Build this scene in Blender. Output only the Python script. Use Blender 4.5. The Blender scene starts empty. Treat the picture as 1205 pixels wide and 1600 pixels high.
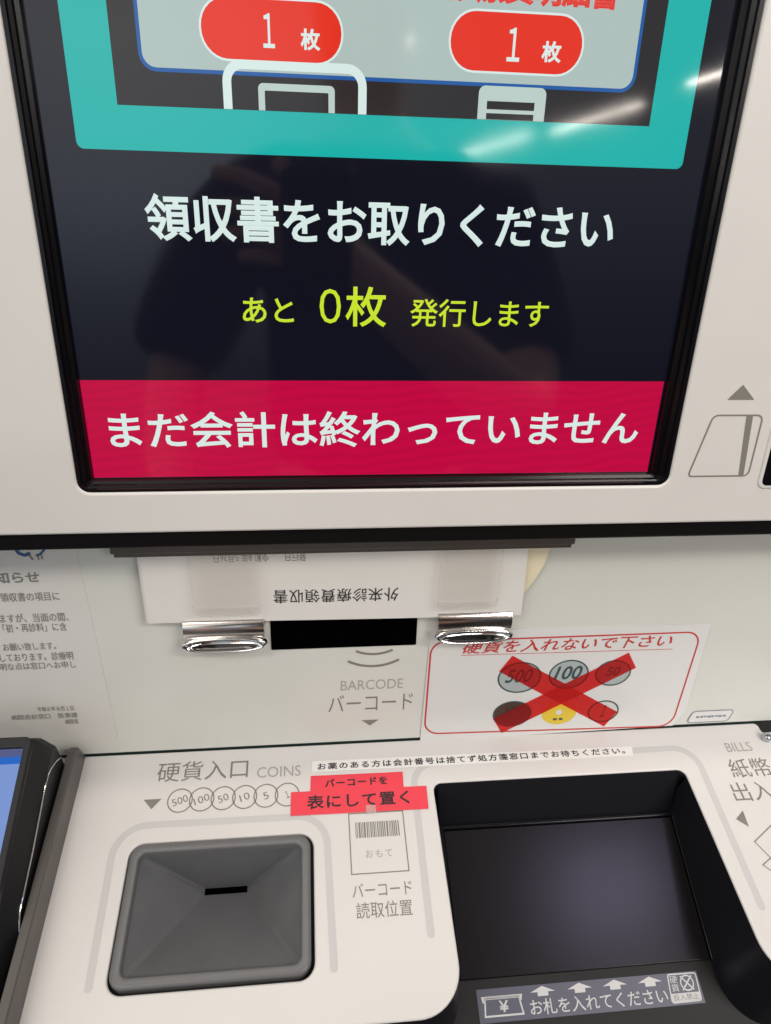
import bpy, bmesh, math, random
from mathutils import Vector, Matrix
from mathutils.geometry import tessellate_polygon
random.seed(4)
S = bpy.context.scene
COL = S.collection

# ------------------------------------------------------------------ camera
EYE = Vector((0.0, 0.0, 1.35))
RIGHT = Vector((0.99462068, -0.09457801, 0.04224566))
UP = Vector((0.01658085, 0.54794719, 0.83634858))
FWD = Vector((0.10224857, 0.83114913, -0.54656779))
cam = bpy.data.cameras.new('camera')
cam.sensor_fit = 'VERTICAL'; cam.sensor_height = 24.0; cam.lens = 24.0 * 1110 / 1600
cam.clip_start = 0.01; cam.clip_end = 100
co = bpy.data.objects.new('camera', cam); COL.objects.link(co)
m = Matrix((RIGHT, UP, -FWD)).transposed().to_4x4(); m.translation = EYE
co.matrix_world = m
S.camera = co

# ------------------------------------------------------------------ surroundings: soft indoor ambience
W = bpy.data.worlds.new('World'); S.world = W; W.use_nodes = True
nt = W.node_tree; nt.nodes.clear()
tc = nt.nodes.new('ShaderNodeTexCoord'); sp = nt.nodes.new('ShaderNodeSeparateXYZ')
nt.links.new(tc.outputs['Generated'], sp.inputs[0])
rp = nt.nodes.new('ShaderNodeValToRGB')
mr = nt.nodes.new('ShaderNodeMapRange'); mr.inputs[1].default_value = -1; mr.inputs[2].default_value = 1
nt.links.new(sp.outputs[2], mr.inputs[0]); nt.links.new(mr.outputs[0], rp.inputs[0])
cr = rp.color_ramp
cr.elements[0].position = 0.0; cr.elements[0].color = (.20, .185, .17, 1)
cr.elements[1].position = 1.0; cr.elements[1].color = (.62, .60, .58, 1)
for p, c in ((.38, (.12, .115, .12)), (.47, (.22, .235, .26)), (.515, (.50, .57, .68)), (.575, (1.30, 1.45, 1.66)), (.66, (1.9, 1.92, 1.90)), (.78, (1.0, .97, .92))):
    e = cr.elements.new(p); e.color = (*c, 1)
bg = nt.nodes.new('ShaderNodeBackground'); bg.inputs[1].default_value = 0.55
wo = nt.nodes.new('ShaderNodeOutputWorld')
sd = nt.nodes.new('ShaderNodeMapRange'); sd.interpolation_type = 'SMOOTHSTEP'
sd.inputs[1].default_value = -.25; sd.inputs[2].default_value = .30; sd.inputs[3].default_value = 1.25; sd.inputs[4].default_value = .36
nt.links.new(sp.outputs[0], sd.inputs[0])
vm = nt.nodes.new('ShaderNodeVectorMath'); vm.operation = 'SCALE'
nt.links.new(rp.outputs[0], vm.inputs[0]); nt.links.new(sd.outputs[0], vm.inputs['Scale']); nt.links.new(vm.outputs[0], bg.inputs[0]); nt.links.new(bg.outputs[0], wo.inputs[0])

# ------------------------------------------------------------------ ceiling lamps, plus two added fill lamps
def lamp(name, pos, sx, sy, watts, col, aim=(0, 0, -1), spin=0):
    l = bpy.data.lights.new(name, 'AREA'); l.shape = 'RECTANGLE'; l.size = sx; l.size_y = sy
    l.energy = watts; l.color = col
    o = bpy.data.objects.new(name, l); COL.objects.link(o)
    o.location = EYE + Vector(pos)
    o.rotation_euler = (0, 0, spin)
    return o
row = math.atan2(2.9, 1.35)
for x, y in ((1.16, -6.25), (1.52, -5.45), (2.02, -4.63), (2.47, -3.45)):
    lamp('ceiling_and_fill_light', (x, y, 1.3), .84, .06, 10, (1, .90, .80), spin=row)
lamp('ceiling_and_fill_light', (1.5, -.95, 1.3), 1.3, .30, 30, (1, .94, .86), spin=.1)
lamp('ceiling_and_fill_light', (-1.0, -.75, 1.3), 1.3, .30, 14, (1, .93, .84), spin=.1)  # added fill lamp, brightens the left side of panels and shelf
lamp('ceiling_and_fill_light', (.90, -0.30, 1.3), .34, .26, 3, (.74, .66, 1), spin=.1)
lamp('ceiling_and_fill_light', (.05, 0.43, 1.3), 1.4, .06, 6, (1, .92, .82), spin=.1)
lamp('ceiling_and_fill_light', (1.25, -2.1, 1.3), 1.2, .3, 38, (1, .95, .89), spin=.1)  # unseen front fill, added to lift the upper panel

for x, y in ((.20, -3.62), (.52, -3.39)):
    lamp('ceiling_spot', (x, y, 1.3), .07, .07, .45, (1, .86, .7))
S.view_settings.view_transform = 'Standard'; S.view_settings.look = 'None'
S.view_settings.exposure = 0; S.view_settings.gamma = 1

# ------------------------------------------------------------------ frames (millimetres -> world)
AX = Vector((1, 0, 0))
VA = Vector((0, .16085169, .98697859)); NA = Vector((0, -.98697859, .16085169))
VC = Vector((0, .99026807, .1391731)); NC = Vector((0, -.1391731, .99026807))
OA = EYE + Vector((0, .36413006, -.05934367))
OC = EYE + Vector((0, .06658532, -.4737792))
def PA(u, v, w=0): return OA + (AX * u + VA * v + NA * w) * .001          # screen front
def PS(u, v, w=0): return PA(u, v, w - 9)                                 # display surface
def PB(u, v, w=0): return PA(u, v, w - 45)                                # recessed back panel
def PC(u, v, w=0): return OC + (AX * u + VC * v + NC * w) * .001          # sloping shelf
def fh(v): return -35 - (231 - v) * .2556
def PF(u, v, w=0): return PC(u, v, fh(v) + w)                             # floor of the bill bay

# ------------------------------------------------------------------ materials
def srgb(r, g, b):
    f = lambda c: (c / 255 / 12.92) if c / 255 <= .04045 else ((c / 255 + .055) / 1.055) ** 2.4
    return (f(r), f(g), f(b))
def mat(name, col, rough=.5, metal=0, spec=.5, emit=None, estr=1, noise=0, nscale=60, bump=0, bscale=400, coat=0):
    m = bpy.data.materials.new(name); m.use_nodes = True
    n = m.node_tree; b = n.nodes['Principled BSDF']
    b.inputs['Base Color'].default_value = (*col, 1)
    b.inputs['Roughness'].default_value = rough; b.inputs['Metallic'].default_value = metal
    b.inputs['Specular IOR Level'].default_value = spec
    b.inputs['Coat Weight'].default_value = coat
    if emit:
        b.inputs['Emission Color'].default_value = (*emit, 1); b.inputs['Emission Strength'].default_value = estr
    if noise or bump:
        t = n.nodes.new('ShaderNodeTexCoord')
    if noise:
        z = n.nodes.new('ShaderNodeTexNoise'); z.inputs['Scale'].default_value = nscale; z.inputs['Detail'].default_value = 6
        mx = n.nodes.new('ShaderNodeMix'); mx.data_type = 'RGBA'
        mx.inputs[6].default_value = (*[c * (1 - noise) for c in col], 1); mx.inputs[7].default_value = (*[min(1, c * (1 + noise)) for c in col], 1)
        n.links.new(t.outputs['Object'], z.inputs['Vector']); n.links.new(z.outputs[0], mx.inputs[0])
        n.links.new(mx.outputs[2], b.inputs['Base Color'])
        rr = n.nodes.new('ShaderNodeMapRange'); rr.inputs[3].default_value = max(.02, rough * .75); rr.inputs[4].default_value = rough * 1.25
        n.links.new(z.outputs[0], rr.inputs[0]); n.links.new(rr.outputs[0], b.inputs['Roughness'])
    if bump:
        z2 = n.nodes.new('ShaderNodeTexNoise'); z2.inputs['Scale'].default_value = bscale; z2.inputs['Detail'].default_value = 3
        bp = n.nodes.new('ShaderNodeBump'); bp.inputs['Strength'].default_value = bump; bp.inputs['Distance'].default_value = .0005
        n.links.new(t.outputs['Object'], z2.inputs['Vector']); n.links.new(z2.outputs[0], bp.inputs['Height'])
        n.links.new(bp.outputs[0], b.inputs['Normal'])
    return m
def screen_mat(name, rgb, k=1.0, streak=0):
    e = srgb(*rgb)
    m = mat(name, (.004, .004, .005), rough=.05, spec=.5, emit=e, estr=k)
    nn_ = m.node_tree; sm = nn_.nodes.new('ShaderNodeTexNoise'); sm.inputs['Scale'].default_value = 14; sm.inputs['Detail'].default_value = 8
    gm = nn_.nodes.new('ShaderNodeNewGeometry'); mr_ = nn_.nodes.new('ShaderNodeMapRange')   # finger smears: uneven gloss
    mr_.inputs[1].default_value = .35; mr_.inputs[2].default_value = .7; mr_.inputs[3].default_value = .045; mr_.inputs[4].default_value = .085
    nn_.links.new(gm.outputs['Position'], sm.inputs['Vector']); nn_.links.new(sm.outputs[0], mr_.inputs[0]); nn_.links.new(mr_.outputs[0], nn_.nodes['Principled BSDF'].inputs['Roughness'])
    if streak:
        n = m.node_tree; b = n.nodes['Principled BSDF']
        t = n.nodes.new('ShaderNodeTexCoord'); mp = n.nodes.new('ShaderNodeMapping')
        mp.inputs['Rotation'].default_value = (0, math.radians(4), 0)
        wv = n.nodes.new('ShaderNodeTexWave'); wv.bands_direction = 'Z'; wv.inputs['Scale'].default_value = 55
        wv.inputs['Distortion'].default_value = 14; wv.inputs['Detail'].default_value = 2; wv.inputs['Detail Scale'].default_value = .25
        r = n.nodes.new('ShaderNodeMapRange'); r.inputs[3].default_value = 1 - streak; r.inputs[4].default_value = 1 + streak
        n.links.new(t.outputs['Object'], mp.inputs[0]); n.links.new(mp.outputs[0], wv.inputs['Vector'])
        n.links.new(wv.outputs['Fac'], r.inputs[0]); n.links.new(r.outputs[0], b.inputs['Emission Strength'])
    return m
def clear_mat(name, tint, gloss=.12, rough=.08):
    m = bpy.data.materials.new(name); m.use_nodes = True; n = m.node_tree
    b = n.nodes['Principled BSDF']; b.inputs['Base Color'].default_value = (.8, .8, .8, 1); b.inputs['Roughness'].default_value = rough
    tr = n.nodes.new('ShaderNodeBsdfTransparent'); tr.inputs[0].default_value = (*tint, 1)
    mx = n.nodes.new('ShaderNodeMixShader'); mx.inputs[0].default_value = gloss
    n.links.new(tr.outputs[0], mx.inputs[1]); n.links.new(b.outputs[0], mx.inputs[2])
    n.links.new(mx.outputs[0], n.nodes['Material Output'].inputs[0])
    return m
M = dict(
    white=mat('white_casing', (.74, .715, .675), .38, noise=.025, nscale=35, bump=.05, bscale=900),
    back=mat('back_panel_paint', (.70, .71, .655), .22, noise=.02, nscale=25),
    shelf=mat('shelf_white', (.74, .72, .695), .33, noise=.025, nscale=30, bump=.05, bscale=900),
    black=mat('black_plastic', (.008, .008, .009), .38, spec=.35),
    gloss_black=mat('gloss_black', (.004, .004, .005), .2, spec=.3),
    matte_black=mat('matte_black', (.008, .008, .011), .55),
    void=mat('dark_window', (.001, .001, .0012), .9, spec=.04),
    trimblack=mat('brown_black_trim', (.006, .005, .005), .5, spec=.12),
    guide=mat('smoky_brown_guide', (.10, .088, .078), .3),
    gasket=mat('green_black_gasket', (.015, .03, .026), .3),
    rim_grey=mat('rim_grey', (.15, .15, .152), .34, noise=.05, nscale=90, bump=.12, bscale=1500),
    grey=mat('grey_plastic', (.125, .125, .128), .36, noise=.05, nscale=90, bump=.12, bscale=1500),
    funnel=mat('grey_funnel', (.132, .135, .141), .38, noise=.2, nscale=38, bump=.12, bscale=1500),
    shutter=mat('smoked_shutter', (.009, .008, .008), .22, spec=.25),
    bay=mat('bay_floor', (.014, .013, .0135), .5, spec=.25, bump=.1, bscale=1500),
    bay_wall=mat('bay_wall_black', (.006, .006, .009), .45),
    rail=mat('grey_rail', (.105, .097, .088), .4, noise=.05, nscale=50),
    warm_chrome=mat('warm_chrome', (.84, .785, .73), .18, metal=1, noise=.06, nscale=300),
    chrome=mat('chrome', (.80, .79, .78), .10, metal=1, noise=.06, nscale=300),
    steel=mat('dull_steel', (.5, .52, .54), .25, metal=1),
    print=mat('olive_grey_print', (.23, .22, .185), .5),
    print_pale=mat('pale_grey_print', (.40, .38, .35), .5),
    groove=mat('pale_grey_stripe', (.61, .60, .59), .4),
    paper=mat('white_paper', (.78, .76, .72), .75, noise=.02, nscale=40),
    paper2=mat('cream_paper', (.86, .78, .56), .8, noise=.04, nscale=120),
    notice=mat('notice_paper', (.70, .69, .65), .6, noise=.02, nscale=40),
    laminate=mat('laminated_paper', (.76, .755, .74), .18, noise=.015, nscale=20),
    ink=mat('black_ink', (.02, .02, .022), .6),
    ink_soft=mat('faded_ink', (.22, .22, .21), .6),
    blue_ink=mat('blue_ink', (.03, .11, .27), .5),
    slate_ink=mat('slate_ink', (.24, .27, .32), .5),
    red_ink=mat('red_ink', (.58, .05, .04), .4),
    tape=mat('pink_red_tape', (.88, .055, .085), .5, noise=.04, nscale=60),
    strip=mat('strip_paper', (.88, .87, .84), .5),
    coin_teal=mat('printed_silver_coin', (.43, .48, .475), .35),
    coin_rim=mat('printed_coin_rim', (.05, .09, .09), .4),
    coin_pale=mat('printed_pale_coin', (.66, .66, .65), .35),
    coin_brown=mat('printed_copper_coin', (.085, .042, .034), .35),
    coin_yellow=mat('printed_yellow_coin', (.80, .58, .05), .35),
    sticker=mat('slate_sticker', (.085, .088, .125), .4),
    sticker_white=mat('sticker_white', (.62, .62, .62), .5),
    clear=clear_mat('clear_plastic', (.965, .955, .94), .13, .10),
    cleartape=clear_mat('clear_tape', (.97, .96, .95), .25, .3),
    red_film=clear_mat('red_film', (.92, .20, .19), .28, .4),
    navy=screen_mat('screen_navy', (9, 10, 24)),
    teal=screen_mat('screen_teal', (20, 175, 168)),
    charcoal=screen_mat('screen_charcoal', (36, 34, 36)),
    card=screen_mat('screen_pale_card', (172, 190, 186)),
    cardblue=screen_mat('screen_blue', (22, 88, 160)),
    pill=screen_mat('screen_orange_red', (226, 44, 22)),
    uiwhite=screen_mat('screen_white', (214, 232, 228)),
    uipale=screen_mat('screen_pale', (186, 204, 198)),
    uiline=screen_mat('screen_grey', (128, 134, 130)),
    uired=screen_mat('screen_red_text', (220, 60, 50)),
    lime=screen_mat('screen_lime', (200, 226, 44)),
    crimson=screen_mat('screen_crimson', (190, 0, 62), streak=.04),
    term_blue=screen_mat('terminal_blue', (10, 96, 190)),
    term_lav=screen_mat('terminal_lavender', (118, 146, 205)),
    term_dusk=screen_mat('terminal_dusk', (76, 84, 130)),
    term_white=screen_mat('terminal_pale', (205, 205, 250)),
)
M['void'].node_tree.nodes['Principled BSDF'].inputs['IOR'].default_value = 1.0
M['red_film'].node_tree.nodes['Principled BSDF'].inputs['Base Color'].default_value = (.72, .05, .05, 1)

# ------------------------------------------------------------------ object helpers
WL = {}                                   # world position of every origin (no rotations anywhere)
def link(name, me, material, parent=None, smooth=False):
    cs = [v.co for v in me.vertices]
    lo = Vector([min(c[i] for c in cs) for i in range(3)]); hi = Vector([max(c[i] for c in cs) for i in range(3)])
    c = (lo + hi) / 2
    for v in me.vertices: v.co -= c
    for mm in (material if isinstance(material, (list, tuple)) else [material]): me.materials.append(mm)
    if smooth:
        for p in me.polygons: p.use_smooth = True
    o = bpy.data.objects.new(name, me); COL.objects.link(o)
    WL[o.name] = c
    if parent is not None:
        o.parent = parent; o.location = c - WL[parent.name]
    else:
        o.location = c
    return o
def thing(name, label, cat, loc, group=None):
    o = bpy.data.objects.new(name, None); COL.objects.link(o); o.empty_display_size = .02
    o.location = loc; WL[o.name] = Vector(loc); return tag(o, label, cat, group)
def tag(o, label, cat, group=None):
    o['label'] = label; o['category'] = cat
    if group: o['group'] = group
    return o
def mesh(verts, faces):
    me = bpy.data.meshes.new('m'); me.from_pydata([tuple(v) for v in verts], [], faces); me.update(); return me

def rpoly(pts, r, n=7):
    """polygon with rounded corners; r is one radius or a list"""
    out = []; N = len(pts)
    for i in range(N):
        p = Vector(pts[i]); a = Vector(pts[i - 1]); b = Vector(pts[(i + 1) % N])
        ri = r[i] if isinstance(r, (list, tuple)) else r
        d1 = (a - p).normalized(); d2 = (b - p).normalized()
        ang = d1.angle(d2)
        if ri <= 0 or ang > math.pi - .01: out.append((p.x, p.y)); continue
        t = ri / math.tan(ang / 2)
        t = min(t, (a - p).length * .49, (b - p).length * .49); ri = t * math.tan(ang / 2)
        ctr = p + (d1 + d2).normalized() * (ri / math.sin(ang / 2))
        s = p + d1 * t - ctr; e = p + d2 * t - ctr
        a0 = math.atan2(s.y, s.x); a1 = math.atan2(e.y, e.x); da = (a1 - a0 + math.pi) % (2 * math.pi) - math.pi
        for k in range(n + 1):
            th = a0 + da * k / n; out.append((ctr.x + ri * math.cos(th), ctr.y + ri * math.sin(th)))
    return out
def rrect(u0, v0, u1, v1, r=0, n=7): return rpoly([(u0, v0), (u1, v0), (u1, v1), (u0, v1)], r, n)
def circ(u, v, r, ry=None, n=40, skew=0):
    ry = ry or r
    return [(u + r * math.cos(2 * math.pi * k / n) + skew * ry * math.sin(2 * math.pi * k / n), v + ry * math.sin(2 * math.pi * k / n)) for k in range(n)]

def fill2d(loops):
    """triangulated fill of outline + holes -> 2d verts, faces (counter-clockwise)"""
    polys = [[Vector((x, y, 0)) for x, y in l] for l in loops]
    tri = tessellate_polygon(polys); vs = [p for l in loops for p in l]; fs = []
    for a, b, c in tri:
        A, B, C_ = vs[a], vs[b], vs[c]
        cr_ = (B[0] - A[0]) * (C_[1] - A[1]) - (B[1] - A[1]) * (C_[0] - A[0])
        fs.append((a, b, c) if cr_ > 0 else (a, c, b))
    return vs, fs
def flat(name, F, shapes, w, material, parent=None, bend=None):
    """printed marks: list of loop-lists, all in one mesh"""
    V = []; Fc = []
    for loops in shapes:
        vs, fs = fill2d(loops); k = len(V)
        V += [F(x, y, w + (bend(x, y) if bend else 0)) for x, y in vs]; Fc += [tuple(i + k for i in f) for f in fs]
    return link(name, mesh(V, Fc), material, parent)
def outline(pts, wd, r=0, closed=True):
    """loops for a stroked rounded polygon, stroke width wd (inside/outside half each)"""
    loop = rpoly(pts, r) if r else list(pts)
    N = len(loop); o = []; i_ = []
    area = sum(loop[k][0] * loop[(k + 1) % N][1] - loop[(k + 1) % N][0] * loop[k][1] for k in range(N))
    sg = 1 if area > 0 else -1
    for k in range(N):
        a = Vector(loop[k - 1]); p = Vector(loop[k]); b = Vector(loop[(k + 1) % N])
        n1 = (p - a); n2 = (b - p)
        if n1.length < 1e-6: n1 = n2
        if n2.length < 1e-6: n2 = n1
        n1 = n1.normalized(); n2 = n2.normalized()
        n1 = Vector((n1.y, -n1.x)); n2 = Vector((n2.y, -n2.x)); nn = (n1 + n2).normalized()
        q = nn * (wd / 2 / max(.3, nn.dot(n1))) * sg
        o.append(tuple(p + q)); i_.append(tuple(p - q))
    return [o, i_]
def stroke(pts, wd, cap=True):
    """open polyline -> polygon loop with round ends"""
    P = [Vector(p) for p in pts]; L = []; Rr = []
    for k, p in enumerate(P):
        a = P[max(0, k - 1)]; b = P[min(len(P) - 1, k + 1)]
        t = (b - a).normalized(); nn = Vector((-t.y, t.x)) * wd / 2
        L.append(p + nn); Rr.append(p - nn)
    def capf(c, frm):
        a0 = math.atan2(frm.y - c.y, frm.x - c.x)
        return [Vector((c.x + wd / 2 * math.cos(a0 - math.pi * k / 8), c.y + wd / 2 * math.sin(a0 - math.pi * k / 8))) for k in range(1, 8)]
    loop = L + (capf(P[-1], L[-1]) if cap else []) + Rr[::-1] + (capf(P[0], Rr[0]) if cap else [])
    return [[tuple(p) for p in loop]]
def arcpath(pts, r, n=8):
    """open path with rounded inner corners"""
    out = [pts[0]]
    for i in range(1, len(pts) - 1):
        p = Vector(pts[i]); d1 = (Vector(pts[i - 1]) - p).normalized(); d2 = (Vector(pts[i + 1]) - p).normalized()
        ang = d1.angle(d2); t = r / math.tan(ang / 2); ctr = p + (d1 + d2).normalized() * (r / math.sin(ang / 2))
        s = p + d1 * t - ctr; e = p + d2 * t - ctr
        a0 = math.atan2(s.y, s.x); da = (math.atan2(e.y, e.x) - a0 + math.pi) % (2 * math.pi) - math.pi
        out += [(ctr.x + r * math.cos(a0 + da * k / n), ctr.y + r * math.sin(a0 + da * k / n)) for k in range(n + 1)]
    out.append(pts[-1]); return out
def plate(name, F, loops, w_top, thick, material, parent=None, bevel=.5):
    """slab with rounded edges cut from outline + holes; its front face lies at w_top"""
    cu = bpy.data.curves.new('c', 'CURVE'); cu.dimensions = '2D'; cu.fill_mode = 'BOTH'
    cu.extrude = max(.01, thick / 2 - bevel); cu.bevel_depth = bevel; cu.bevel_resolution = 3 if bevel else 0; cu.offset = -bevel
    for l in loops:
        s = cu.splines.new('POLY'); s.points.add(len(l) - 1); s.use_cyclic_u = True
        for k, (x, y) in enumerate(l): s.points[k].co = (x, y, 0, 1)
    o = bpy.data.objects.new('c', cu); COL.objects.link(o)
    me = bpy.data.meshes.new_from_object(o.evaluated_get(bpy.context.evaluated_depsgraph_get()))
    bpy.data.objects.remove(o); bpy.data.curves.remove(cu)
    for v in me.vertices: v.co = F(v.co.x, v.co.y, v.co.z + w_top - thick / 2)
    me.materials.clear()
    return link(name, me, material, parent)
def text(name, F, s, u0, v0, u1, v1, w, material, parent=None, bold=0, slant=0, rot=0, bend=None, spacing=1, tall=None):
    """lettering stretched to the box; swapped corners turn it upside down"""
    cu = bpy.data.curves.new('t', 'FONT'); cu.body = s; cu.resolution_u = 3; cu.bevel_depth = max(0, bold); cu.bevel_resolution = 0; cu.space_character = spacing
    o = bpy.data.objects.new('t', cu); COL.objects.link(o)
    me = bpy.data.meshes.new_from_object(o.evaluated_get(bpy.context.evaluated_depsgraph_get()))
    bpy.data.objects.remove(o); bpy.data.curves.remove(cu)
    xs = [v.co.x for v in me.vertices]; ys = [v.co.y for v in me.vertices]
    x0, x1, y0, y1 = min(xs), max(xs), min(ys), max(ys)
    cu_, cv_ = (u0 + u1) / 2, (v0 + v1) / 2
    for v in me.vertices:
        a = (v.co.x - x0) / (x1 - x0); b = (v.co.y - y0) / (y1 - y0)
        U = u0 + a * (u1 - u0) + slant * (b - .5) * (v1 - v0); Vv = v0 + b * (v1 - v0)
        if rot:
            du, dv = U - cu_, Vv - cv_
            U = cu_ + du * math.cos(rot) - dv * math.sin(rot); Vv = cv_ + du * math.sin(rot) + dv * math.cos(rot)
        v.co = F(U, Vv, w + (v.co.z / bold * .02 if bold > 0 else 0) + (bend(U, Vv) if bend else 0))
    me.materials.clear()
    return link(name, me, material, parent)
def box(name, F, u0, u1, v0, v1, w0, w1, material, parent=None, bevel=.8):
    return plate(name, F, [rrect(u0, v0, u1, v1, min(bevel, (u1 - u0) * .4, (v1 - v0) * .4) if bevel else 0, 4)], w1, w1 - w0, material, parent, min(bevel, (w1 - w0) * .4))
def loft(name, rings, material, parent=None, close_ends=False, smooth=False, flip=False):
    V = []; Fc = []; n = len(rings[0])
    for r in rings: V += list(r)
    for k in range(len(rings) - 1):
        for i in range(n):
            a, b = k * n + i, k * n + (i + 1) % n
            f = (a, b, b + n, a + n); Fc.append(f[::-1] if flip else f)
    if close_ends:
        Fc.append(tuple(range(n))[::-1] if not flip else tuple(range(n)))
        L = (len(rings) - 1) * n; Fc.append(tuple(range(L, L + n)) if not flip else tuple(range(L, L + n))[::-1])
    return link(name, mesh(V, Fc), material, parent, smooth)
def tube(name, pts, r, material, parent=None, n=10):
    rings = []; P = [Vector(p) for p in pts]
    for k, p in enumerate(P):
        t = (P[min(len(P) - 1, k + 1)] - P[max(0, k - 1)]).normalized()
        a = t.cross(Vector((1, 0, 0))).normalized(); b = t.cross(a)
        rings.append([p + (a * math.cos(2 * math.pi * i / n) + b * math.sin(2 * math.pi * i / n)) * r for i in range(n)])
    return loft(name, rings, material, parent, True, True)
def smooth_angle(o, deg=35):
    for p in o.data.polygons: p.use_smooth = True
    o.data.set_sharp_from_angle(angle=math.radians(deg))

# ================================================================== THE KIOSK
kiosk = thing('payment_kiosk', 'white self-service payment kiosk with large lit screen above a coin and bill shelf', 'payment machine', PC(90, 285, -120))

# ---- upper housing
panel = plate('upper_panel', PA, [rpoly([(-420, -175.5), (440, -175.5), (440, 330), (-420, 330)], [4, 4, 12, 12]),
                                  rrect(-125.7, -150.8, 208.3, 118, 7)], 0, 14, M['white'], kiosk, 1.6)
smooth_angle(panel)
flat('card_marking', PA, [[[(232.7, -99.3), (249, -99.3), (240.2, -90.6)]],
                          outline([(219.0, -145.2), (256.6, -145.2), (256.6, -108.3), (226.8, -108.3)], 1.0, [2, 3.5, 3.5, 4]),
                          [[(250.4, -144.7), (253.6, -144.7), (250.6, -108.8), (246.6, -108.8)]]], .15, M['print'], panel)
# the slanted right side of the card drawing follows the print
slot = plate('card_slot', PA, [rrect(263.5, -153.5, 345, -60, 5)], .9, 2.5, M['white'], panel, .8)
plate('slot_mouth', PA, [rrect(265.8, -151.3, 342.5, -62, 3.4)], 1.2, 1.2, M['gloss_black'], panel, .3)

# bezel: nested steps down to the glass
def bz(l, b, r_, t, rad): return rrect(-125.9 + l, -151.0 + b, 208.5 - r_, 118.2 - t, rad, 6)
steps = [(0, 0, 0, 0, 6, -1.6), (.5, .3, .5, .5, 5.6, -.9), (2.2, 1.8, 2.6, 2, 4.6, -.9), (2.6, 2.1, 3.0, 2.2, 4.2, -2.6), (4.2, 3.0, 5.4, 3, 3, -3.0),
         (4.6, 3.3, 5.8, 3.2, 2.6, -5.2), (6.4, 4.8, 8.6, 4.6, 1.2, -6.0), (6.8, 5.2, 9.0, 5, .6, -9.05)]
bezel = loft('screen_bezel', [[PA(x, y, s[5]) for x, y in bz(*s[:5])] for s in steps], M['gloss_black'], kiosk)
# display: glass sheet with the lit picture on it, 4 mm thick
DU0, DU1, DV0, DV1 = -121, 201.5, -148, 115
scr = plate('display_screen', PS, [rrect(DU0, DV0, DU1, DV1, .5, 3)], 0, 4, M['navy'], kiosk, 0)
UL, UR = -118.6, 198.4
flat('teal_frame', PS, [[rpoly([(-104.6, 16.4), (186.7, 16.4), (186.7, 104), (-104.6, 104)], 3.2)]], .06, M['teal'], scr)
flat('picture_area', PS, [[rrect(-84.5, 34.6, 166.3, 101)]], .12, M['charcoal'], scr)
flat('popup_card', PS, [[rrect(-72.3, 49.0, 155.2, 96, 6.5)]], .18, M['card'], scr)
flat('card_border', PS, [outline([(-72.3, 49.0), (155.2, 49.0), (155.2, 96), (-72.3, 96)], 1.6, 6.5)], .24, M['cardblue'], scr)
for (a, b, c, d, n0, n1, k0, k1) in ((-45.6, 53.9, 16.9, 77.6, (-18.3, 59.2, -13.2, 72.2), (-1.8, 59.0, 7.0, 67.3), 0, 0),
                                     (65.6, 53.9, 128.3, 77.8, (92.6, 58.6, 98.6, 71.8), (109, 58.9, 118.4, 67.4), 0, 0)):
    flat('count_pill', PS, [[rrect(a, b, c, d, 11.7, 12)]], .30, M['pill'], scr)
    flat('pill_border', PS, [outline([(a, b), (c, b), (c, d), (a, d)], .9, 11.7)], .36, M['uiwhite'], scr)
    text('pill_number', PS, '１', *n0, .38, M['uiwhite'], scr, .01)
    text('pill_unit', PS, '枚', *n1, .38, M['uiwhite'], scr, .03)
text('popup_title', PS, '診療費明細書', 63, 80.2, 142.5, 93, .36, M['uired'], scr, .045)
# device drawing: two nested rounded arches cut off by the teal band
def arch(u0, u1, vb, vt, r, wd):
    o = rpoly([(u0, vb), (u1, vb), (u1, vt), (u0, vt)], [0, 0, r, r])
    i_ = rpoly([(u0 + wd, vb), (u1 - wd, vb), (u1 - wd, vt - wd), (u0 + wd, vt - wd)], [0, 0, max(.5, r - wd), max(.5, r - wd)])
    i_ = [(x, y - (.0 if y > vb + .01 else 0)) for x, y in i_]
    # a single loop: outer up and over, inner back
    io = [p for p in o if p[1] > vb + 1e-6 or True]
    left_to_right = [(u0, vb)] + rpoly([(u0, vb - 20), (u1, vb - 20), (u1, vt), (u0, vt)], [0, 0, r, r])[2:][::-1] + [(u1, vb)]
    inner = [(u1 - wd, vb)] + rpoly([(u0 + wd, vb - 20), (u1 - wd, vb - 20), (u1 - wd, vt - wd), (u0 + wd, vt - wd)], [0, 0, max(.5, r - wd), max(.5, r - wd)])[2:] + [(u0 + wd, vb)]
    return [left_to_right + inner]
flat('device_icon', PS, [arch(-37.2, 28.1, 34.7, 54.6, 9, 3.9)], .28, M['uiwhite'], scr)
flat('device_icon', PS, [arch(-21.4, 13.4, 34.7, 45.6, 2.2, 2.9)], .28, M['uipale'], scr)
ic = flat('printer_icon', PS, [[rpoly([(80.8, 34.7), (113.3, 34.7), (113.3, 48.6), (80.8, 48.6)], [0, 0, 3, 3])]], .28, M['uipale'], scr)
flat('icon_line', PS, [[rrect(85, 39.0, 108, 42.4)], [rrect(85, 34.8, 108, 37.4)]], .34, M['charcoal'], scr)
text('message_text', PS, '領収書をお取りください', -77.4, -22.6, 156.2, -1.4, .15, M['uiwhite'], scr, .022)
text('count_text', PS, 'あと', -33.8, -61.0, -7.9, -48.6, .15, M['lime'], scr, .012)
text('count_number', PS, '０', 5.4, -61.0, 16.3, -43.8, .15, M['lime'], scr, .006)
text('count_unit', PS, '枚', 18.7, -62.6, 40.0, -42.4, .15, M['lime'], scr, .012)
text('count_text', PS, '発行します', 52.5, -62.2, 126.6, -48.0, .15, M['lime'], scr, .008)
flat('warning_banner', PS, [[rrect(-118.9, -145.3, 198.4, -91.1)]], .06, M['crimson'], scr)
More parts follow.
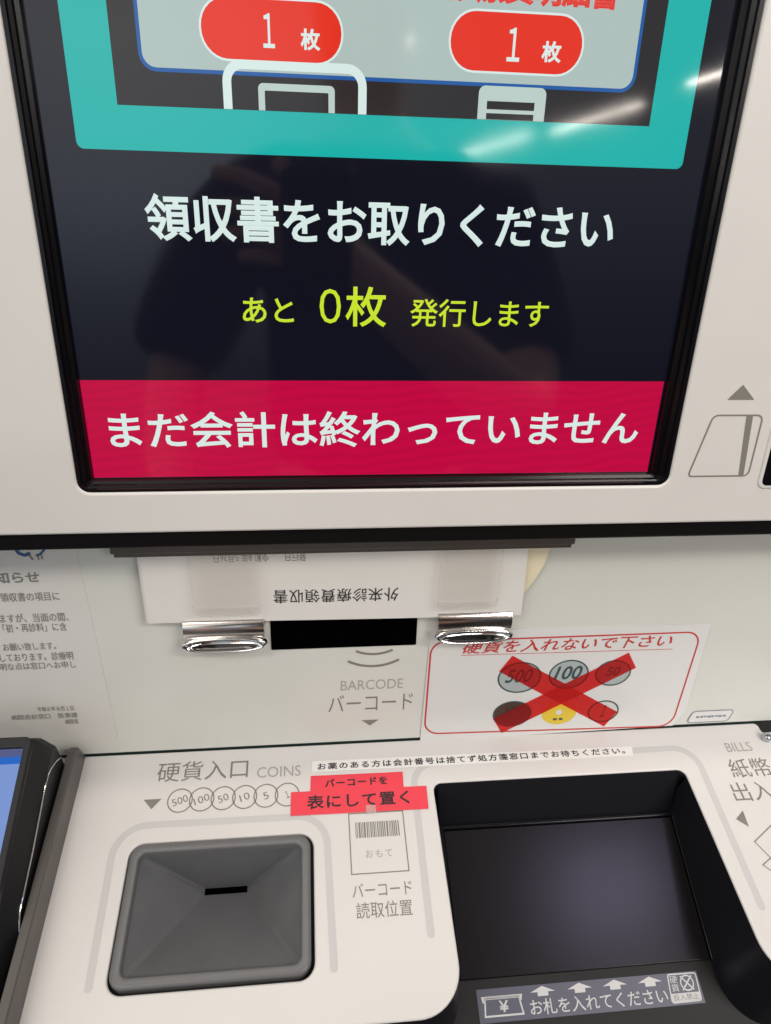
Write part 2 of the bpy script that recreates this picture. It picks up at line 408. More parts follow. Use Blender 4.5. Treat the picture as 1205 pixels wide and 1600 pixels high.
text('banner_text', PS, 'まだ会計は終わっていません', -107.6, -128.6, 188.4, -107.9, .15, M['uiwhite'], scr, .016)

# ---- black strip under the panel, and the receipt guide beneath it
box('lower_trim', PA, -420, 440, -187.2, -172, -44, -4, M['trimblack'], kiosk, 2.4)
guide = box('receipt_guide', PB, -121.5, 167.5, -201.2, -192, -2, 20, M['guide'], kiosk, .8)
box('guide_lip', PB, -120, 166, -204.2, -201.0, 0, 18.6, M['guide'], guide, .6)

# ---- back panel
back = plate('back_panel', PB, [rrect(-420, -371.4, 440, -150, 0)], 0, 4, M['back'], kiosk, .4)
box('seam_gasket', PB, -420, 352, -374.4, -371.6, -8, -.6, M['gasket'], kiosk, .3)
plate('scanner_window', PB, [rrect(-29.6, -287.1, 70.8, -262, .6, 3)], 1.0, 2, M['void'], kiosk, .3)
def arcmark(cu_, cv_, r, a0, a1, wd):
    return stroke([(cu_ + r * math.cos(math.radians(a0 + (a1 - a0) * k / 14)), cv_ + r * math.sin(math.radians(a0 + (a1 - a0) * k / 14))) for k in range(15)], wd, False)
flat('scanner_marking', PB, [arcmark(41.5, -265.5, 28.6, -117, -63, 1.9), arcmark(41.2, -268.5, 35.8, -120.5, -59.5, 2.0)], .15, M['print'], back)
flat('arrow_marking', PB, [[[(33.2, -352.2), (39.6, -357.4), (46.1, -352.2)]]], .15, M['print'], back)
text('barcode_lettering', PB, 'BARCODE', 18.0, -324.6, 63.0, -316.0, .15, M['print_pale'], back, -.012)
text('barcode_lettering', PB, 'バーコード', 9.0, -344.0, 70.8, -328.6, .15, M['print'], back, -.012)

# chrome catches and clear flaps that hold the receipt
def clip(u0, u1):
    uc, hw = (u0 + u1) / 2, (u1 - u0) / 2
    prof = [(-257.0, 2), (-257.0, 8.4), (-257.5, 9.2), (-258.6, 10.0), (-260.2, 10.7), (-262.0, 11.1), (-264.0, 11.3), (-266.0, 11.2), (-267.6, 10.9), (-268.8, 10.6), (-269.6, 10.4), (-270.5, 8), (-270.5, 2)]
    V = []; Fc = []
    ends = ((-.955, .45), (-.96, .1), (-.93, 0), (.93, 0), (.96, .1), (.955, .45))
    for e, sh in ends:
        for v, w in prof: V.append(PB(uc + hw * e, v, w - sh * (1 if w > 3 else 0)))
    K = len(prof)
    for i in range(len(ends) - 1):
        for j in range(K - 1):
            q = i * K + j; Fc.append((q, q + 1, q + K + 1, q + K))
    Fc.append(tuple(range(K))[::-1]); Fc.append(tuple(range((len(ends) - 1) * K, len(ends) * K)))
    c = link('receipt_clip', mesh(V, Fc), M['warm_chrome'], kiosk); smooth_angle(c, 40)
    n = 56; rings = []
    def ring(a, b, w, dv=0):
        return [PB(uc + hw * a * math.copysign(abs(math.cos(t)) ** .72, math.cos(t)), -274.6 + dv + b * math.copysign(abs(math.sin(t)) ** .9, math.sin(t)), w) for t in [2 * math.pi * k / n for k in range(n)]]
    # swollen chrome lip: rolled rim round a shallow hollow
    for a, b, w in ((.80, 2.6, 2), (.97, 4.6, 5), (1.02, 5.6, 8), (1.035, 5.9, 10.2), (1.02, 5.7, 11.8), (.985, 5.2, 12.6), (.95, 4.75, 12.6), (.90, 4.2, 11.9),
                    (.84, 3.7, 10.2), (.74, 3.1, 8.4), (.58, 2.3, 7.0), (.40, 1.5, 6.3), (.2, .75, 6.0), (.01, .05, 5.9)):
        rings.append(ring(a, b, w))
    loft('clip_lip', rings, M['chrome'], c, True, True)
    return c
clip(-86.6, -32.2); clip(82.6, 136.0)
def flap(u0, u1, vb):
    V = []; Fc = []
    T = [0, 1, 2.5, 4, 5.2, 5.8, 6.2, 6.6, 7, 7.4, 7.8, 8.2, 9, 11, 16, 26, 40, -196 - vb]
    n = len(T) - 1
    def wv(v):
        t = v - vb
        return 14.4 - (.34 * (7 - t) if t < 7 else 0) + max(0, t - 7) * .05 + .55 * math.exp(-((t - 7) / .8) ** 2)
    us = [u0, u0 + .9, u0 + 2.2, u0 + 3.6] + [u0 + 3.6 + (u1 - u0 - 7.2) * k / 8 for k in range(1, 8)] + [u1 - 3.6, u1 - 2.2, u1 - .9, u1]
    for u in us:
        e = min(u - u0, u1 - u); lo = vb + (3.5 - math.sqrt(max(0, 3.5 ** 2 - (3.5 - min(3.5, e)) ** 2)))
        for t in T:
            v = lo + t * (-196 - lo) / (-196 - vb)
            V.append(PB(u, v, wv(v)))
    for i in range(len(us) - 1):
        for k in range(n):
            a = i * (n + 1) + k; Fc.append((a, a + n + 1, a + n + 2, a + 1))
    f = link('clear_flap', mesh(V, Fc), M['clear'], kiosk); smooth_angle(f, 60)
    so = f.modifiers.new('s', 'SOLIDIFY'); so.thickness = .0011; so.offset = 1
    return f
flap(-76.4, -34.2, -250.6); flap(81.2, 121.6, -251.4)

# ---- shelf
LOBE = 27
sh_outer = rpoly([(-420, 284.2), (-420, 109), (82.6, 109), (82.6, 249.2), (271.6, 249.2), (271.6, 109), (440, 109), (440, 276), (347, 276), (347, 284.2)],
                 [4, 4, LOBE, 6, 6, LOBE, 4, 4, 2, 6], 12)
HC = rrect(-122.0, 133.2, -3.0, 218.8, 9.5, 10)
shelf = plate('shelf_panel', PC, [sh_outer, HC], 0, 4, M['shelf'], kiosk, 1.2); smooth_angle(shelf)
text('coin_lettering', PC, '硬貨入口', -112.2, 261.0, -49.0, 275.8, .15, M['print'], shelf, -.012)
text('coin_lettering', PC, 'COINS', -42.5, 260.3, -11.5, 268.4, .15, M['print_pale'], shelf, -.012)
flat('coin_marking', PC, [[[(-118.6, 248.8), (-112.4, 241.8), (-106.6, 248.8)]]] + [outline(circ(-94 + 14.62 * k, 246.8, 8.2, 8.3), .8) for k in range(6)], .15, M['print'], shelf)
for k, s in enumerate(('500', '100', '50', '10', '5', '１')):
    hw = (5.3, 5.3, 3.6, 3.4, 1.7, 1.3)[k]
    text('coin_number', PC, s, -94 + 14.62 * k - hw, 244.2, -94 + 14.62 * k + hw, 249.4, .15, M['print'], shelf, .0, rot=math.radians(20))
flat('groove_stripe', PC, [stroke(arcpath([(-131.2, 138), (-133.2, 231.0), (5.6, 230.4), (8.2, 138)], 20), 4.6)], .12, M['groove'], shelf)
flat('groove_stripe', PC, [stroke(arcpath([(67.9, 152), (69.2, 264.5), (285.8, 266.5), (283.6, 153)], 17), 4.6)], .12, M['groove'], shelf)
bars = []; u = 25.4
while u < 55.2:
    w_ = random.choice((.45, .45, .75, 1.1)); bars.append([rrect(u, 213.3, min(u + w_, 55.6), 223.9)]); u += w_ + random.choice((.5, .5, .8))
flat('barcode_marking', PC, [outline([(21.3, 190.2), (58.6, 190.2), (58.6, 230.2), (21.3, 230.2)], .7)] + bars, .15, M['print'], shelf)
text('barcode_lettering', PC, 'おもて', 31.2, 200.0, 48.9, 205.0, .15, M['print_pale'], shelf, -.005, spacing=1.3)
text('barcode_lettering', PC, 'バーコード', 21.2, 175.8, 59.2, 184.3, .15, M['print'], shelf, -.014)
text('barcode_lettering', PC, '読取位置', 23.0, 163.5, 58.2, 172.9, .15, M['print'], shelf, -.014)
text('bill_lettering', PC, 'BILLS', 311.6, 260.6, 332.2, 268.2, .15, M['print_pale'], shelf, -.016)
text('bill_lettering', PC, '紙幣', 306.6, 239.8, 338.6, 254.8, .15, M['print'], shelf, -.014)
text('bill_lettering', PC, '出入口', 300.0, 222.0, 346, 236.4, .15, M['print'], shelf, -.014)
flat('bill_marking', PC, [[[(301.4, 215.6), (293.5, 209.8), (300.2, 203.9)]],
                          outline([(299.2, 193.6), (318, 204.6), (344, 186), (322, 172), (305.2, 182.2)], .7),
                          outline([(297.4, 178.2), (305, 182.2), (318, 174), (309, 166)], .7)], .15, M['print'], shelf)
sc = loft('screw_knob', [[PC(346.6 + r * math.cos(t), 269.9 + r * math.sin(t), w) for t in [2 * math.pi * k / 20 for k in range(20)]]
                          for r, w in ((3.4, 0), (3.6, 3.0), (3.2, 4.6), (2.4, 5.6), (1.0, 5.9), (.05, 5.95))], M['steel'], kiosk, False, True)

# ---- coin tray
tray = loft('coin_tray', [[PC(x, y, w) for x, y in rrect(-121 + i, 135.4 + i, -5 - i, 217.8 - i, max(1, 8.5 - i * .6), 8)]
                          for i, w in ((0.2, -9), (0, -.6), (.25, .8), (.9, 1.6), (1.8, 1.9), (4.9, 1.9), (5.5, 1.7), (5.9, 1.1), (6.2, -.4), (6.6, -3.2))], M['rim_grey'], kiosk); smooth_angle(tray, 40)
R0 = rrect(-121 + 6.6, 135.4 + 6.6, -5 - 6.6, 217.8 - 6.6, 4.5, 8)
SLT = (-77.4, -49.4, 201.6, 205.2, -45)
def near(p, k):                                     # where each rim point lands on the slot
    u0, u1, v0, v1, w = SLT; nn = len(R0) // 4
    return [(u0, v0), (u1, v0), (u1, v1), (u0, v1)][k // nn]
inn = [near(p, k) for k, p in enumerate(R0)]
rg = [[PC(x + (q[0] - x) * t, y + (q[1] - y) * t, -3.2 + (SLT[4] + 3.2) * t) for (x, y), q in zip(R0, inn)] for t in (0, .02, .99)]
fun = loft('coin_funnel', rg, M['funnel'], tray); smooth_angle(fun, 18)
sl_ = [(SLT[0] - 4, SLT[2] - 5), (SLT[1] + 4, SLT[2] - 5), (SLT[1] + 4, SLT[3] + 3), (SLT[0] - 4, SLT[3] + 3)]
loft('coin_slot', [[PC(x, y, w) for x, y in sl_] for w in (-44.1, -60, -75)] + [[PC(-63.4, 203.4, -75)] * 4], M['void'], tray)
flat('slot_mark', PC, [[circ(-61.6, 193.5, 5.2, 1.0)]], -31.4, M['matte_black'], tray) if False else None

# ---- bill bay: walls follow the cut-out in the shelf and run down to the sloping floor
path = rpoly([(-420, 105), (-420, 109), (82.6, 109), (82.6, 249.2), (271.6, 249.2), (271.6, 109), (440, 109), (440, 105)], [0, 0, LOBE, 6, 6, LOBE, 0, 0], 14)
path = [p for p in path][1:-1]
top = []; low = []
for k, p in enumerate(path):
    a = Vector(path[max(0, k - 1)]); b = Vector(path[min(len(path) - 1, k + 1)]); t = (b - a).normalized()
    nn = Vector((t.y, -t.x))                       # points out of the shelf, into the bay
    q = Vector(p) + Vector((nn.x * 6.5, nn.y * (17.5 if p[1] > 200 else 6)))
    top.append(p); low.append((q.x, q.y))
rows = [[PC(x, y, -1.2) for x, y in top], [PC(x, y, -3.8) for x, y in [(p[0] + (q[0] - p[0]) * .07, p[1] + (q[1] - p[1]) * .07) for p, q in zip(top, low)]],
        [PC(x, y, fh(y) - 3) for x, y in low]]
V = rows[0] + rows[1] + rows[2]; n = len(top); Fc = []
for r in range(2):
    for k in range(n - 1):
        a = r * n + k; Fc.append((a, a + n, a + n + 1, a + 1))
bay = link('bill_bay', mesh(V, Fc), M['bay_wall'], kiosk)
smooth_angle(bay, 40)
plate('bay_floor', PF, [rrect(30, 40, 330, 240, 0)], -.2, 4, M['bay'], bay, .3)
plate('bill_shutter', PF, [rrect(91.4, 141.4, 264.6, 229.6, 1, 3)], 1.4, 2.4, M['shutter'], bay, .5)
plate('shutter_track', PF, [rrect(85, 139.2, 272, 236, 1, 3), rrect(91.9, 141.9, 264.1, 229.2, 1, 3)], 3.0, 4.2, M['bay_wall'], bay, .5) if False else None
box('shutter_track', PF, 264.9, 267.2, 140.6, 231, -2, 3.2, M['gloss_black'], bay, .6)
box('shutter_track', PF, 88.6, 91.1, 140.6, 231, -2, 3.2, M['gloss_black'], bay, .6)
box('shutter_track', PF, 88.6, 267.2, 229.8, 231.6, -2, 3.4, M['gloss_black'], bay, .6)
# ---- body under the shelf
box('lower_body', PC, -420, 440, 60, 700, -420, -130, M['matte_black'], kiosk, 4)
# ---- grey rail along the terminal
def rail():
    V = []
    for v, h in ((283.5, 4), (281, 17.5), (276, 19.5), (170, 19.5), (116, 19.5), (108, 16)):
        for uu in (-171.2, -169.4, -166.2, -165):
            V.append(PC(uu, v, 0)) if False else None
        V += [PC(-171, v, -2), PC(-171, v, h - .6), PC(-170.4, v, h), PC(-165.8, v, h), PC(-165.0, v, h - 1), PC(-164.6, v, -2)]
    Fc = []; n = 6; K = 6
    for j in range(K - 1):
        for i in range(n):
            a, b = j * n + i, j * n + (i + 1) % n; Fc.append((a, a + n, b + n, b))
    Fc += [tuple(range(n)), tuple(range((K - 1) * n, K * n))[::-1]]
    return link('side_rail', mesh(V, Fc), M['rail'], kiosk)
rail()

# ================================================================== CARD TERMINAL (left edge)
term = thing('card_terminal', 'black card payment terminal with a lit blue screen beside the coin shelf', 'card terminal', PC(-215, 200, 0))
prof = [(269, 40, 51), (264, 44, 58), (255, 42.6, 58), (204, 30.6, 46), (180, 26, 40), (169, 23.6, 36), (160, 14, 28), (140, 6, 22), (104, -4, 14)]
V = []
for v, hs, ht in prof:
    V += [PC(-290, v, -20), PC(-290, v, ht), PC(-181.5, v, ht), PC(-178.8, v, ht - .8), PC(-172.6, v, hs + .6), PC(-172, v, hs - .6), PC(-172, v, -20)]
n = 7; K = len(prof); Fc = [tuple(range(n))[::-1], tuple(range((K - 1) * n, K * n))]
for j in range(K - 1):
    for i in range(n):
        a, b = j * n + i, j * n + (i + 1) % n; Fc.append((a, b, b + n, a + n))
tb = link('terminal_body', mesh(V, Fc), M['black'], term); smooth_angle(tb, 25)
def PT(u, v, w=0): return PC(u, v, 58.5 + (v - 255) * .245 + w)          # tilted face of the terminal
plate('screen_frame', PT, [rrect(-288, 176, -179.6, 263, 4), rrect(-284, 188.6, -183.6, 256.4, 1.5)], 2.4, 3.4, M['matte_black'], term, .9)
ts = plate('terminal_screen', PT, [rrect(-284, 188.6, -183.8, 256.2, 0)], .6, 1.0, M['term_lav'], term, 0)
flat('status_band', PT, [[rrect(-283.8, 251.6, -184, 256)]], .75, M['term_dusk'], ts)
flat('title_bar', PT, [[rrect(-283.8, 247.2, -184, 251.6)]], .75, M['term_blue'], ts)
flat('screen_button', PT, [[rrect(-240, 191, -188, 203.5, 2)]], .75, M['term_white'], ts)
tube('edge_trim', [PC(-171.6, v, h) for v, h in ((268.5, 26), (266, 29), (261, 33.6), (254, 38.2), (249, 39.9), (240, 39.2), (225, 35.6), (203.6, 30.4), (181.2, 26.2), (172, 24.4), (166, 19), (161.9, 13.2), (157.4, 13.4), (155, 9), (154, 5))], .0005, M['chrome'], term)

# ================================================================== PAPERS AND STICKERS
# printed notice taped on the back panel
nb = thing('printed_notice', 'white printed notice with black Japanese lines taped on the back panel, far left', 'notice', PB(-215, -358, 0))
plate('notice_sheet', PB, [[(-292, -357), (-140.6, -357.2), (-147.9, -198), (-297, -196)]], .25, .2, M['notice'], nb, 0)
text('heading_lettering', PB, 'お知らせ', -208, -229.8, -172.6, -221.6, .6, M['ink_soft'], nb, .02)
for s, a, b, c, d in (('、領収書の項目に', -204, -243.2, -162.6, -236.6), ('なりますが、当面の間、', -213, -258.9, -159.4, -252.2), ('し、「初・再診料」に含', -213, -266.3, -161.6, -259.8),
                      ('お願い致します。', -204, -280.6, -170.6, -274.6), ('んしております。診療明', -213, -289.2, -160.9, -282.6), ('不明な点は窓口へお申し', -214, -296.0, -160.2, -290.2),
                      ('令和６年６月１日', -191, -331.3, -166.8, -327.2), ('病院会計窓口　医事課', -209, -337.6, -165.2, -333.2), ('病院長', -174, -343.1, -165.2, -338.8)):
    text('body_lettering', PB, s, a, b, c, d, .6, M['ink_soft'], nb, .004)
flat('emblem', PB, [stroke([(-184.4, -203.5), (-182, -208.6), (-178.6, -210.2), (-176.2, -209)], 2.2), stroke([(-171.6, -210.4), (-169.2, -209.4), (-166.6, -206.6)], 1.4)], .6, M['blue_ink'], nb)
flat('emblem', PB, [stroke([(-176.2, -209.6), (-174.6, -213)], 1.2), stroke([(-171, -210.4), (-170.9, -213)], .9), stroke([(-168.8, -210.2), (-168.6, -212.8)], .9)], .6, M['ink_soft'], nb)

# receipt hanging out of the guide, with a rolled sheet behind it
def rb(u, v): return max(0, (v + 262) * .05) + .5 * math.sin(u * .02)
def sheet(name, F, outline_fn, w, material, parent=None, nu=16, nv=10, thick=.00018):
    V = []; Fc = []
    for i in range(nu + 1):
        for j in range(nv + 1):
            u_, v_, w_ = outline_fn(i / nu, j / nv); V.append(F(u_, v_, w + w_))
    for i in range(nu):
        for j in range(nv):
            a = i * (nv + 1) + j; Fc.append((a, a + nv + 1, a + nv + 2, a + 1))
    o = link(name, mesh(V, Fc), material, parent)
    so = o.modifiers.new('s', 'SOLIDIFY'); so.thickness = thick; so.offset = -1
    return o
rc = thing('paper_receipt', 'white paper receipt hanging upside down from the guide under the black strip', 'receipt', PB(15, -260, 8))
def rsh(s, t):
    u = -107.6 + (247.6 + 1.6 * (1 - t)) * s; v = -258.2 - 2.4 * s + t * 61
    return u, v, rb(u, v)
sheet('receipt_sheet', PB, rsh, 8, M['paper'], rc, 24, 12)
text('title_lettering', PB, '外来診療費領収書', 55.6, -234.9, -26.2, -245.4, 8.25, M['ink'], rc, .004, bend=rb, spacing=1.05)
text('date_lettering', PB, '発行日　　令和 8年 5月26日', -4.4, -206.9, -62.2, -213.6, 8.25, M['ink_soft'], rc, -.004, bend=rb)
def rs2(s, t):
    u = -108.9 + 246 * s; v = -257.6 - 2.6 * s + t * 60
    return u, v, rb(u, v)
r2 = sheet('paper_receipt', PB, rs2, 7.2, M['paper'], None, 24, 8)
tag(r2, 'second white receipt sheet behind the front one, only its left edge showing', 'receipt')
def rs3(s, t):
    ang = t; v = -253 + 57 * t
    r = 157.5 - 20.5 * max(0, 1 - t / .78) ** 1.9
    return 118 + (r - 118) * s, v, 2.5 * math.sin(s * 2.6)
r3 = sheet('rolled_slip', PB, rs3, 2.6, M['paper2'], None, 12, 20)
tag(r3, 'cream paper slip with a rounded edge sticking out right of the receipt', 'paper slip')

# laminated no-coins sign
sg = thing('no_coins_sign', 'laminated sign with red border and six coins crossed out in red', 'sign', PB(180, -372, 0))
plate('sign_sheet', PB, [[(77.6, -374.4), (276.5, -370.9), (284.4, -356), (287.4, -278), (80.8, -276)]], 1.0, .45, M['laminate'], sg, 0)
flat('red_border', PB, [outline([(80.4, -367.0), (275.6, -371.2), (281.4, -284.6), (81.6, -284.8)], 1.3, [11, 12, 10, 11])], 1.1, M['red_ink'], sg)
text('heading_lettering', PB, '硬貨を入れないで下さい', 104.8, -296.4, 260.8, -285.6, 1.1, M['red_ink'], sg, .014, slant=.32)
flat('heading_underline', PB, [[[(103.6, -297.6), (262, -299.0), (262, -298.5), (103.6, -297.1)]]], 1.1, M['red_ink'], sg)
for cu_, cv_, rx, ry, s, fillm, rim in ((148.6, -318.8, 16.4, 13.8, '500', 'coin_teal', 1), (185.6, -317.8, 15.2, 13.0, '100', 'coin_teal', 1), (219.6, -318.2, 13.8, 11.6, '50', 'coin_teal', 1),
                                        (146.4, -352.0, 14.9, 12.0, '10', 'coin_brown', 1), (182.8, -352.9, 13.5, 11.0, '5', 'coin_yellow', 0), (217.6, -353.6, 12.2, 10.4, '1', 'coin_pale', 1)):
    loops = [circ(cu_, cv_, rx, ry)]
    if s in ('5',): loops.append(circ(cu_, cv_ + .4, 2.6, 2.4, 20))
    c = flat('coin_picture', PB, [loops], 1.12, M[fillm], sg)
    if rim: flat('coin_rim', PB, [outline(circ(cu_, cv_, rx - .6, ry - .6), 1.2)], 1.18, M['coin_rim'], c)
    if s in ('500', '100', '50'):
        hw = {'500': 9.4, '100': 9.8, '50': 5.0}[s]; up = 3.0 if s == '50' else 1
        text('coin_number', PB, s, cu_ - hw, cv_ - 5.5 + up, cu_ + hw, cv_ + (7 if s != '50' else 4) + up * .6, 1.2, M['coin_rim'], c, .02, slant=.25)
    elif s == '1': text('coin_number', PB, '１', cu_ - 1.4, cv_ - 5, cu_ + 2, cv_ + 6, 1.2, M['coin_rim'], c, .0, slant=.2)
    elif s == '10': text('coin_number', PB, s, cu_ - 4.5, cv_ + 1, cu_ + 3.5, cv_ + 7, 1.2, M['ink'], c, .0, slant=.2)
    else: flat('coin_number', PB, [[rrect(cu_ - 4, cv_ - 7, cu_ - 1, cv_ - 5)], [rrect(cu_ + .6, cv_ - 7, cu_ + 3.4, cv_ - 5)]], 1.2, M['coin_rim'], c)
def strip2(a, b, wd):
    A_, B_ = Vector(a), Vector(b); t = (B_ - A_).normalized(); nn = Vector((-t.y, t.x)) * wd / 2
    return [[tuple(A_ - nn), tuple(B_ - nn), tuple(B_ + nn), tuple(A_ + nn)]]
flat('red_cross', PB, [strip2((137, -305.8), (224.6, -361.4), 16)], 1.3, M['red_film'], sg)
flat('red_cross', PB, [strip2((136, -362.6), (232.6, -307.2), 16)], 1.4, M['red_film'], sg)
# small outlined sticker
ov = thing('small_sticker', 'small white slanted sticker with blue-grey outline right of the no-coins sign', 'sticker', PB(306, -370, 0))
op = [(287.6, -369.4), (321.2, -369.4), (325.4, -358.6), (291.2, -358.6)]
plate('sticker_sheet', PB, [rpoly(op, [2.5, 4, 2.5, 4])], .4, .3, M['laminate'], ov, 0)
flat('sticker_outline', PB, [outline(op, .8, [2.5, 4, 2.5, 4])], .5, M['slate_ink'], ov)
flat('sticker_line', PB, [[rrect(294.6 + k * 3.1, -365.2 + (k % 3) * .25, 297.0 + k * 3.1 + (k % 2) * .4, -363.2)] for k in range(8)], .5, M['slate_ink'], ov)

# white strip label, red tape labels, clear tape on the shelf
sl = thing('strip_label', 'long thin white paper strip of black text along the back of the shelf', 'label', PC(117, 266, 0))
lab = [(-3.8, 262.4), (236.8, 261.8), (238.2, 269.4), (-3.2, 270.8)]
plate('strip_sheet', PC, [lab], .45, .25, M['strip'], sl, 0)
text('strip_lettering', PC, 'お薬のある方は会計番号は捨てず処方箋窓口までお待ちください。', 0.6, 263.6, 231.5, 268.9, .55, M['ink'], sl, .02, spacing=1.25)
rt = thing('red_tape_label', 'narrow upper strip of pink-red tape with small black lettering on the shelf', 'tape label', PC(28, 253, 0), 'red tape labels above the barcode mark')
plate('tape_strip', PC, [[(-4.9, 245.8), (61.2, 246.6), (61.7, 258.9), (-4.3, 259.4)]], .5, .3, M['tape'], rt, 0)
text('tape_lettering', PC, 'バーコードを', 5.6, 250.2, 50.0, 256.2, .6, M['ink'], rt, .03, spacing=1.15)
rt2 = thing('red_tape_label', 'wide lower strip of pink-red tape with bold black lettering on the shelf', 'tape label', PC(29, 239, 0), 'red tape labels above the barcode mark')
plate('tape_strip', PC, [[(-18.3, 231.0), (76.8, 230.3), (77.5, 247.0), (-18.1, 247.9)]], .9, .3, M['tape'], rt2, 0)
text('tape_lettering', PC, '表にして置く', -7.2, 234.6, 64.4, 244.6, 1.0, M['ink'], rt2, .02, spacing=1.12)
ct = plate('clear_tape', PC, [[(33.4, 228.9), (40.3, 229.0), (40.2, 235.2), (33.5, 235.2)]], 1.15, .15, M['cleartape'], None, 0)
tag(ct, 'small piece of clear tape on the bottom edge of the wide red strip', 'tape')

# sticker on the bay floor
bs = thing('bill_sticker', 'slate sticker with white arrows and lettering on the front of the bill bay', 'sticker', PF(177, 118, 0))
plate('sticker_sheet', PF, [[(101.4, 118.3), (253.6, 118.6), (252.8, 136.0), (101.2, 136.0)]], .3, .3, M['sticker'], bs, 0)
Wt = M['sticker_white']
flat('bill_marking', PF, [[[(103.9, 131.9), (131.4, 131.9), (130.4, 128.6), (129, 128.6), (129, 130.2), (106.4, 130.2), (106.4, 128.6), (104.6, 128.6)]],
                          outline([(105.4, 121.6), (130.6, 121.6), (128.9, 131.0), (106.4, 131.0)], 1.0)], .4, Wt, bs)
text('yen_mark', PF, '¥', 115.0, 123.2, 121.6, 129.4, .4, Wt, bs, .03)
text('sticker_lettering', PF, 'お札を入れてください', 135.4, 120.2, 229.0, 128.4, .4, Wt, bs, .008)
flat('arrow_marking', PF, [[[(x, 135.1), (x - 8.4, 132.0), (x - 3.6, 132.0), (x - 3.6, 129.8), (x + 3.6, 129.8), (x + 3.6, 132.0), (x + 8.4, 132.0)]] for x in (145.3, 170.5, 194.7, 219.0)], .4, Wt, bs)
flat('coin_ban_mark', PF, [outline([(231.0, 120.0), (251.4, 120.2), (251.8, 135.0), (232.2, 135.2)], .8, 1.4), [[(231.3, 120.2), (251.2, 120.4), (251.4, 124.8), (231.6, 124.8)]],
                           outline(circ(244.4, 130.0, 4.3, 4.0), .8), strip2((240.4, 126.2), (248.4, 133.8), .9), strip2((248.2, 126.2), (240.6, 133.8), .9)], .4, Wt, bs)
text('ban_lettering', PF, '投入禁止', 232.6, 121.0, 250.2, 124.3, .5, M['ink_soft'], bs, -.005)
text('ban_lettering', PF, '硬\n貨', 232.8, 125.8, 238.2, 134.2, .4, Wt, bs, .0)

# ================================================================== THE PERSON MIRRORED IN THE SCREEN (stands behind the lens) and the phone
M['skin'] = mat('skin', (.74, .45, .34), .5, noise=.06, nscale=30)
M['navy_cloth'] = mat('navy_cloth', (.014, .018, .034), .9, noise=.2, nscale=90, bump=.3, bscale=900)
M['dark_cloth'] = mat('dark_cloth', (.02, .02, .022), .9, noise=.2, nscale=90)
M['hair'] = mat('black_hair', (.012, .010, .010), .55)
def skinned(name, pts, edges, radii, material, parent, sub=2, root=0):
    me = bpy.data.meshes.new(name); me.from_pydata([EYE + Vector(p) for p in pts], edges, [])
    o = bpy.data.objects.new(name, me); COL.objects.link(o)
    sk = o.modifiers.new('skin', 'SKIN'); lay = me.skin_vertices[0].data if me.skin_vertices else None
    if lay is None:
        bm = bmesh.new(); bm.from_mesh(me); bm.verts.layers.skin.verify(); bm.to_mesh(me); bm.free(); lay = me.skin_vertices[0].data
    for i, r in enumerate(radii):
        lay[i].radius = r if isinstance(r, tuple) else (r, r); lay[i].use_root = (i == root)
    ss = o.modifiers.new('sub', 'SUBSURF'); ss.levels = sub; ss.render_levels = sub
    ev = bpy.data.meshes.new_from_object(o.evaluated_get(bpy.context.evaluated_depsgraph_get()))
    bpy.data.objects.remove(o); ev.materials.clear()
    return link(name, ev, material, parent, True)
person = thing('person', 'person in a dark navy shirt holding up a phone, mirrored dimly in the screen', 'person', EYE + Vector((.09, -.42, -1.35)))
P_ = [(.06, -.52, -.52), (.06, -.52, -.34), (.05, -.51, -.16), (.05, -.50, -.04), (.045, -.485, .05), (.04, -.465, .12), (.04, -.455, .20), (.04, -.46, .26),   # 0-7 trunk, neck, head
      (.21, -.50, -.07), (.285, -.43, -.22), (.30, -.34, -.31), (.20, -.23, -.20), (.09, -.12, -.085), (.055, -.085, -.05),                               # 8-13 right arm to palm
      (-.11, -.50, -.07), (-.19, -.48, -.24), (-.21, -.44, -.38), (-.20, -.36, -.52), (-.19, -.32, -.60),                                                # 14-18 left arm
      (.15, -.52, -.62), (.16, -.50, -.95), (.165, -.52, -1.27), (.165, -.43, -1.32),                                                                    # 19-22 right leg
      (-.03, -.52, -.62), (-.04, -.50, -.95), (-.045, -.52, -1.27), (-.045, -.43, -1.32)]
def grow(p): return (.09 + (p[0] - .05) * 1.15, p[1] + .10, p[2] + .11)
P_ = [grow(p) for p in P_[:19]] + [(.09 + (p[0] - .06) * 1.15, p[1] + .10, z) for p, z in zip(P_[19:], (-.52, -.90, -1.27, -1.32) * 2)]
P_[8:14] = [(.28, -.40, .03), (.325, -.33, -.14), (.305, -.24, -.245), (.185, -.17, -.165), (.062, -.10, -.07), (.0, -.07, -.032)]
E_ = [(0, 1), (1, 2), (2, 3), (3, 4), (4, 5), (5, 6), (6, 7), (3, 8), (8, 9), (9, 10), (10, 11), (11, 12), (12, 13), (3, 14), (14, 15), (15, 16), (16, 17), (17, 18),
      (0, 19), (19, 20), (20, 21), (21, 22), (0, 23), (23, 24), (24, 25), (25, 26)]
R_ = [(.14, .10), (.13, .095), (.15, .105), (.12, .085), .055, .062, (.076, .09), .06, .066, .055, .050, .046, .031, (.040, .020), .062, .05, .043, .034, (.036, .02),
      .09, .058, .04, .035, .09, .058, .04, .035]
body = skinned('body', P_, E_, R_, M['skin'], person)
def finger(pts, r0):
    skinned('finger', pts, [(i, i + 1) for i in range(len(pts) - 1)], [r0, r0, r0 * .92, r0 * .8][:len(pts)], M['skin'], body, 2)
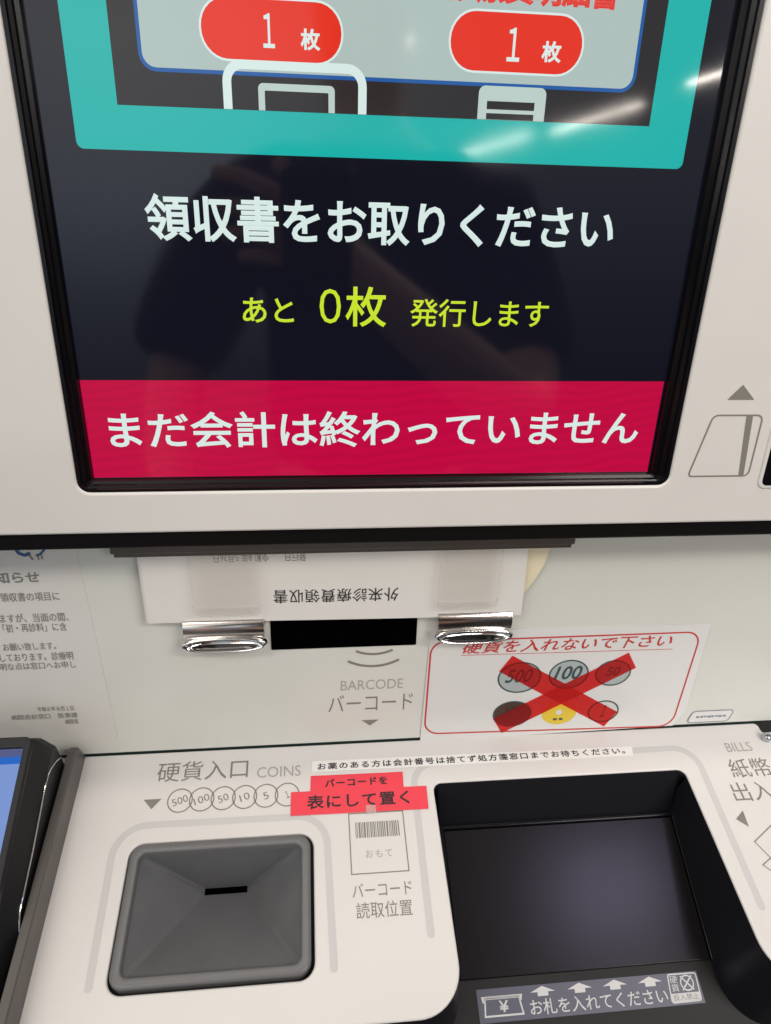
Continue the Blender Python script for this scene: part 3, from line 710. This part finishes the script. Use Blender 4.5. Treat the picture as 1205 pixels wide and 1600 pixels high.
finger([(.004, -.064, -.016), (-.034, -.050, .010), (-.068, -.044, .023), (-.097, -.042, .026)], .0095)
finger([(-.004, -.064, -.030), (-.044, -.048, -.012), (-.074, -.044, -.006), (-.098, -.044, -.010)], .0098)
finger([(-.002, -.066, -.042), (-.042, -.052, -.034), (-.070, -.048, -.030), (-.090, -.050, -.034)], .0094)
finger([(.004, -.070, -.054), (-.034, -.060, -.054), (-.056, -.056, -.052), (-.074, -.058, -.054)], .0084)
finger([(.012, -.078, -.024), (.0, -.072, .012), (-.018, -.066, .030), (-.034, -.060, .042)], .0108)
shirt = skinned('shirt', P_[:4] + [(.09, -.39, .115)] + P_[8:10] + [(.318, -.29, -.19)] + P_[14:16] + [(-.205, -.36, -.19)],
                [(0, 1), (1, 2), (2, 3), (3, 4), (3, 5), (5, 6), (6, 7), (3, 8), (8, 9), (9, 10)],
                [(.185, .13), (.185, .13), (.20, .135), (.165, .11), .08, .092, .08, .074, .092, .08, .074], M['navy_cloth'], person)
skinned('trousers', [P_[0], P_[19], P_[20], P_[21], P_[23], P_[24], P_[25]],
        [(0, 1), (1, 2), (2, 3), (0, 4), (4, 5), (5, 6)], [(.175, .125), .115, .078, .06, .115, .078, .06], M['dark_cloth'], person)
skinned('hair', [(.08, -.40, .28), (.08, -.39, .355), (.08, -.355, .395)], [(0, 1), (1, 2)], [.07, .092, .075], M['hair'], person)
ph = bpy.data.meshes.new('m'); bm = bmesh.new(); bmesh.ops.create_cube(bm, size=1)
bmesh.ops.scale(bm, vec=(.074, .156, .0085), verts=bm.verts)
bmesh.ops.bevel(bm, geom=[e for e in bm.edges if abs(e.verts[0].co.z - e.verts[1].co.z) > .004], offset=.011, segments=6, affect='EDGES', profile=.5)
bm.transform(Matrix((RIGHT, UP, -FWD)).transposed().to_4x4()); bm.transform(Matrix.Translation(EYE - FWD * .012 - UP * .055 + RIGHT * .012)); bm.to_mesh(ph); bm.free()
phone = link('phone', ph, M['black'])
tag(phone, 'dark phone held upright in the raised hand, mirrored in the screen', 'phone')
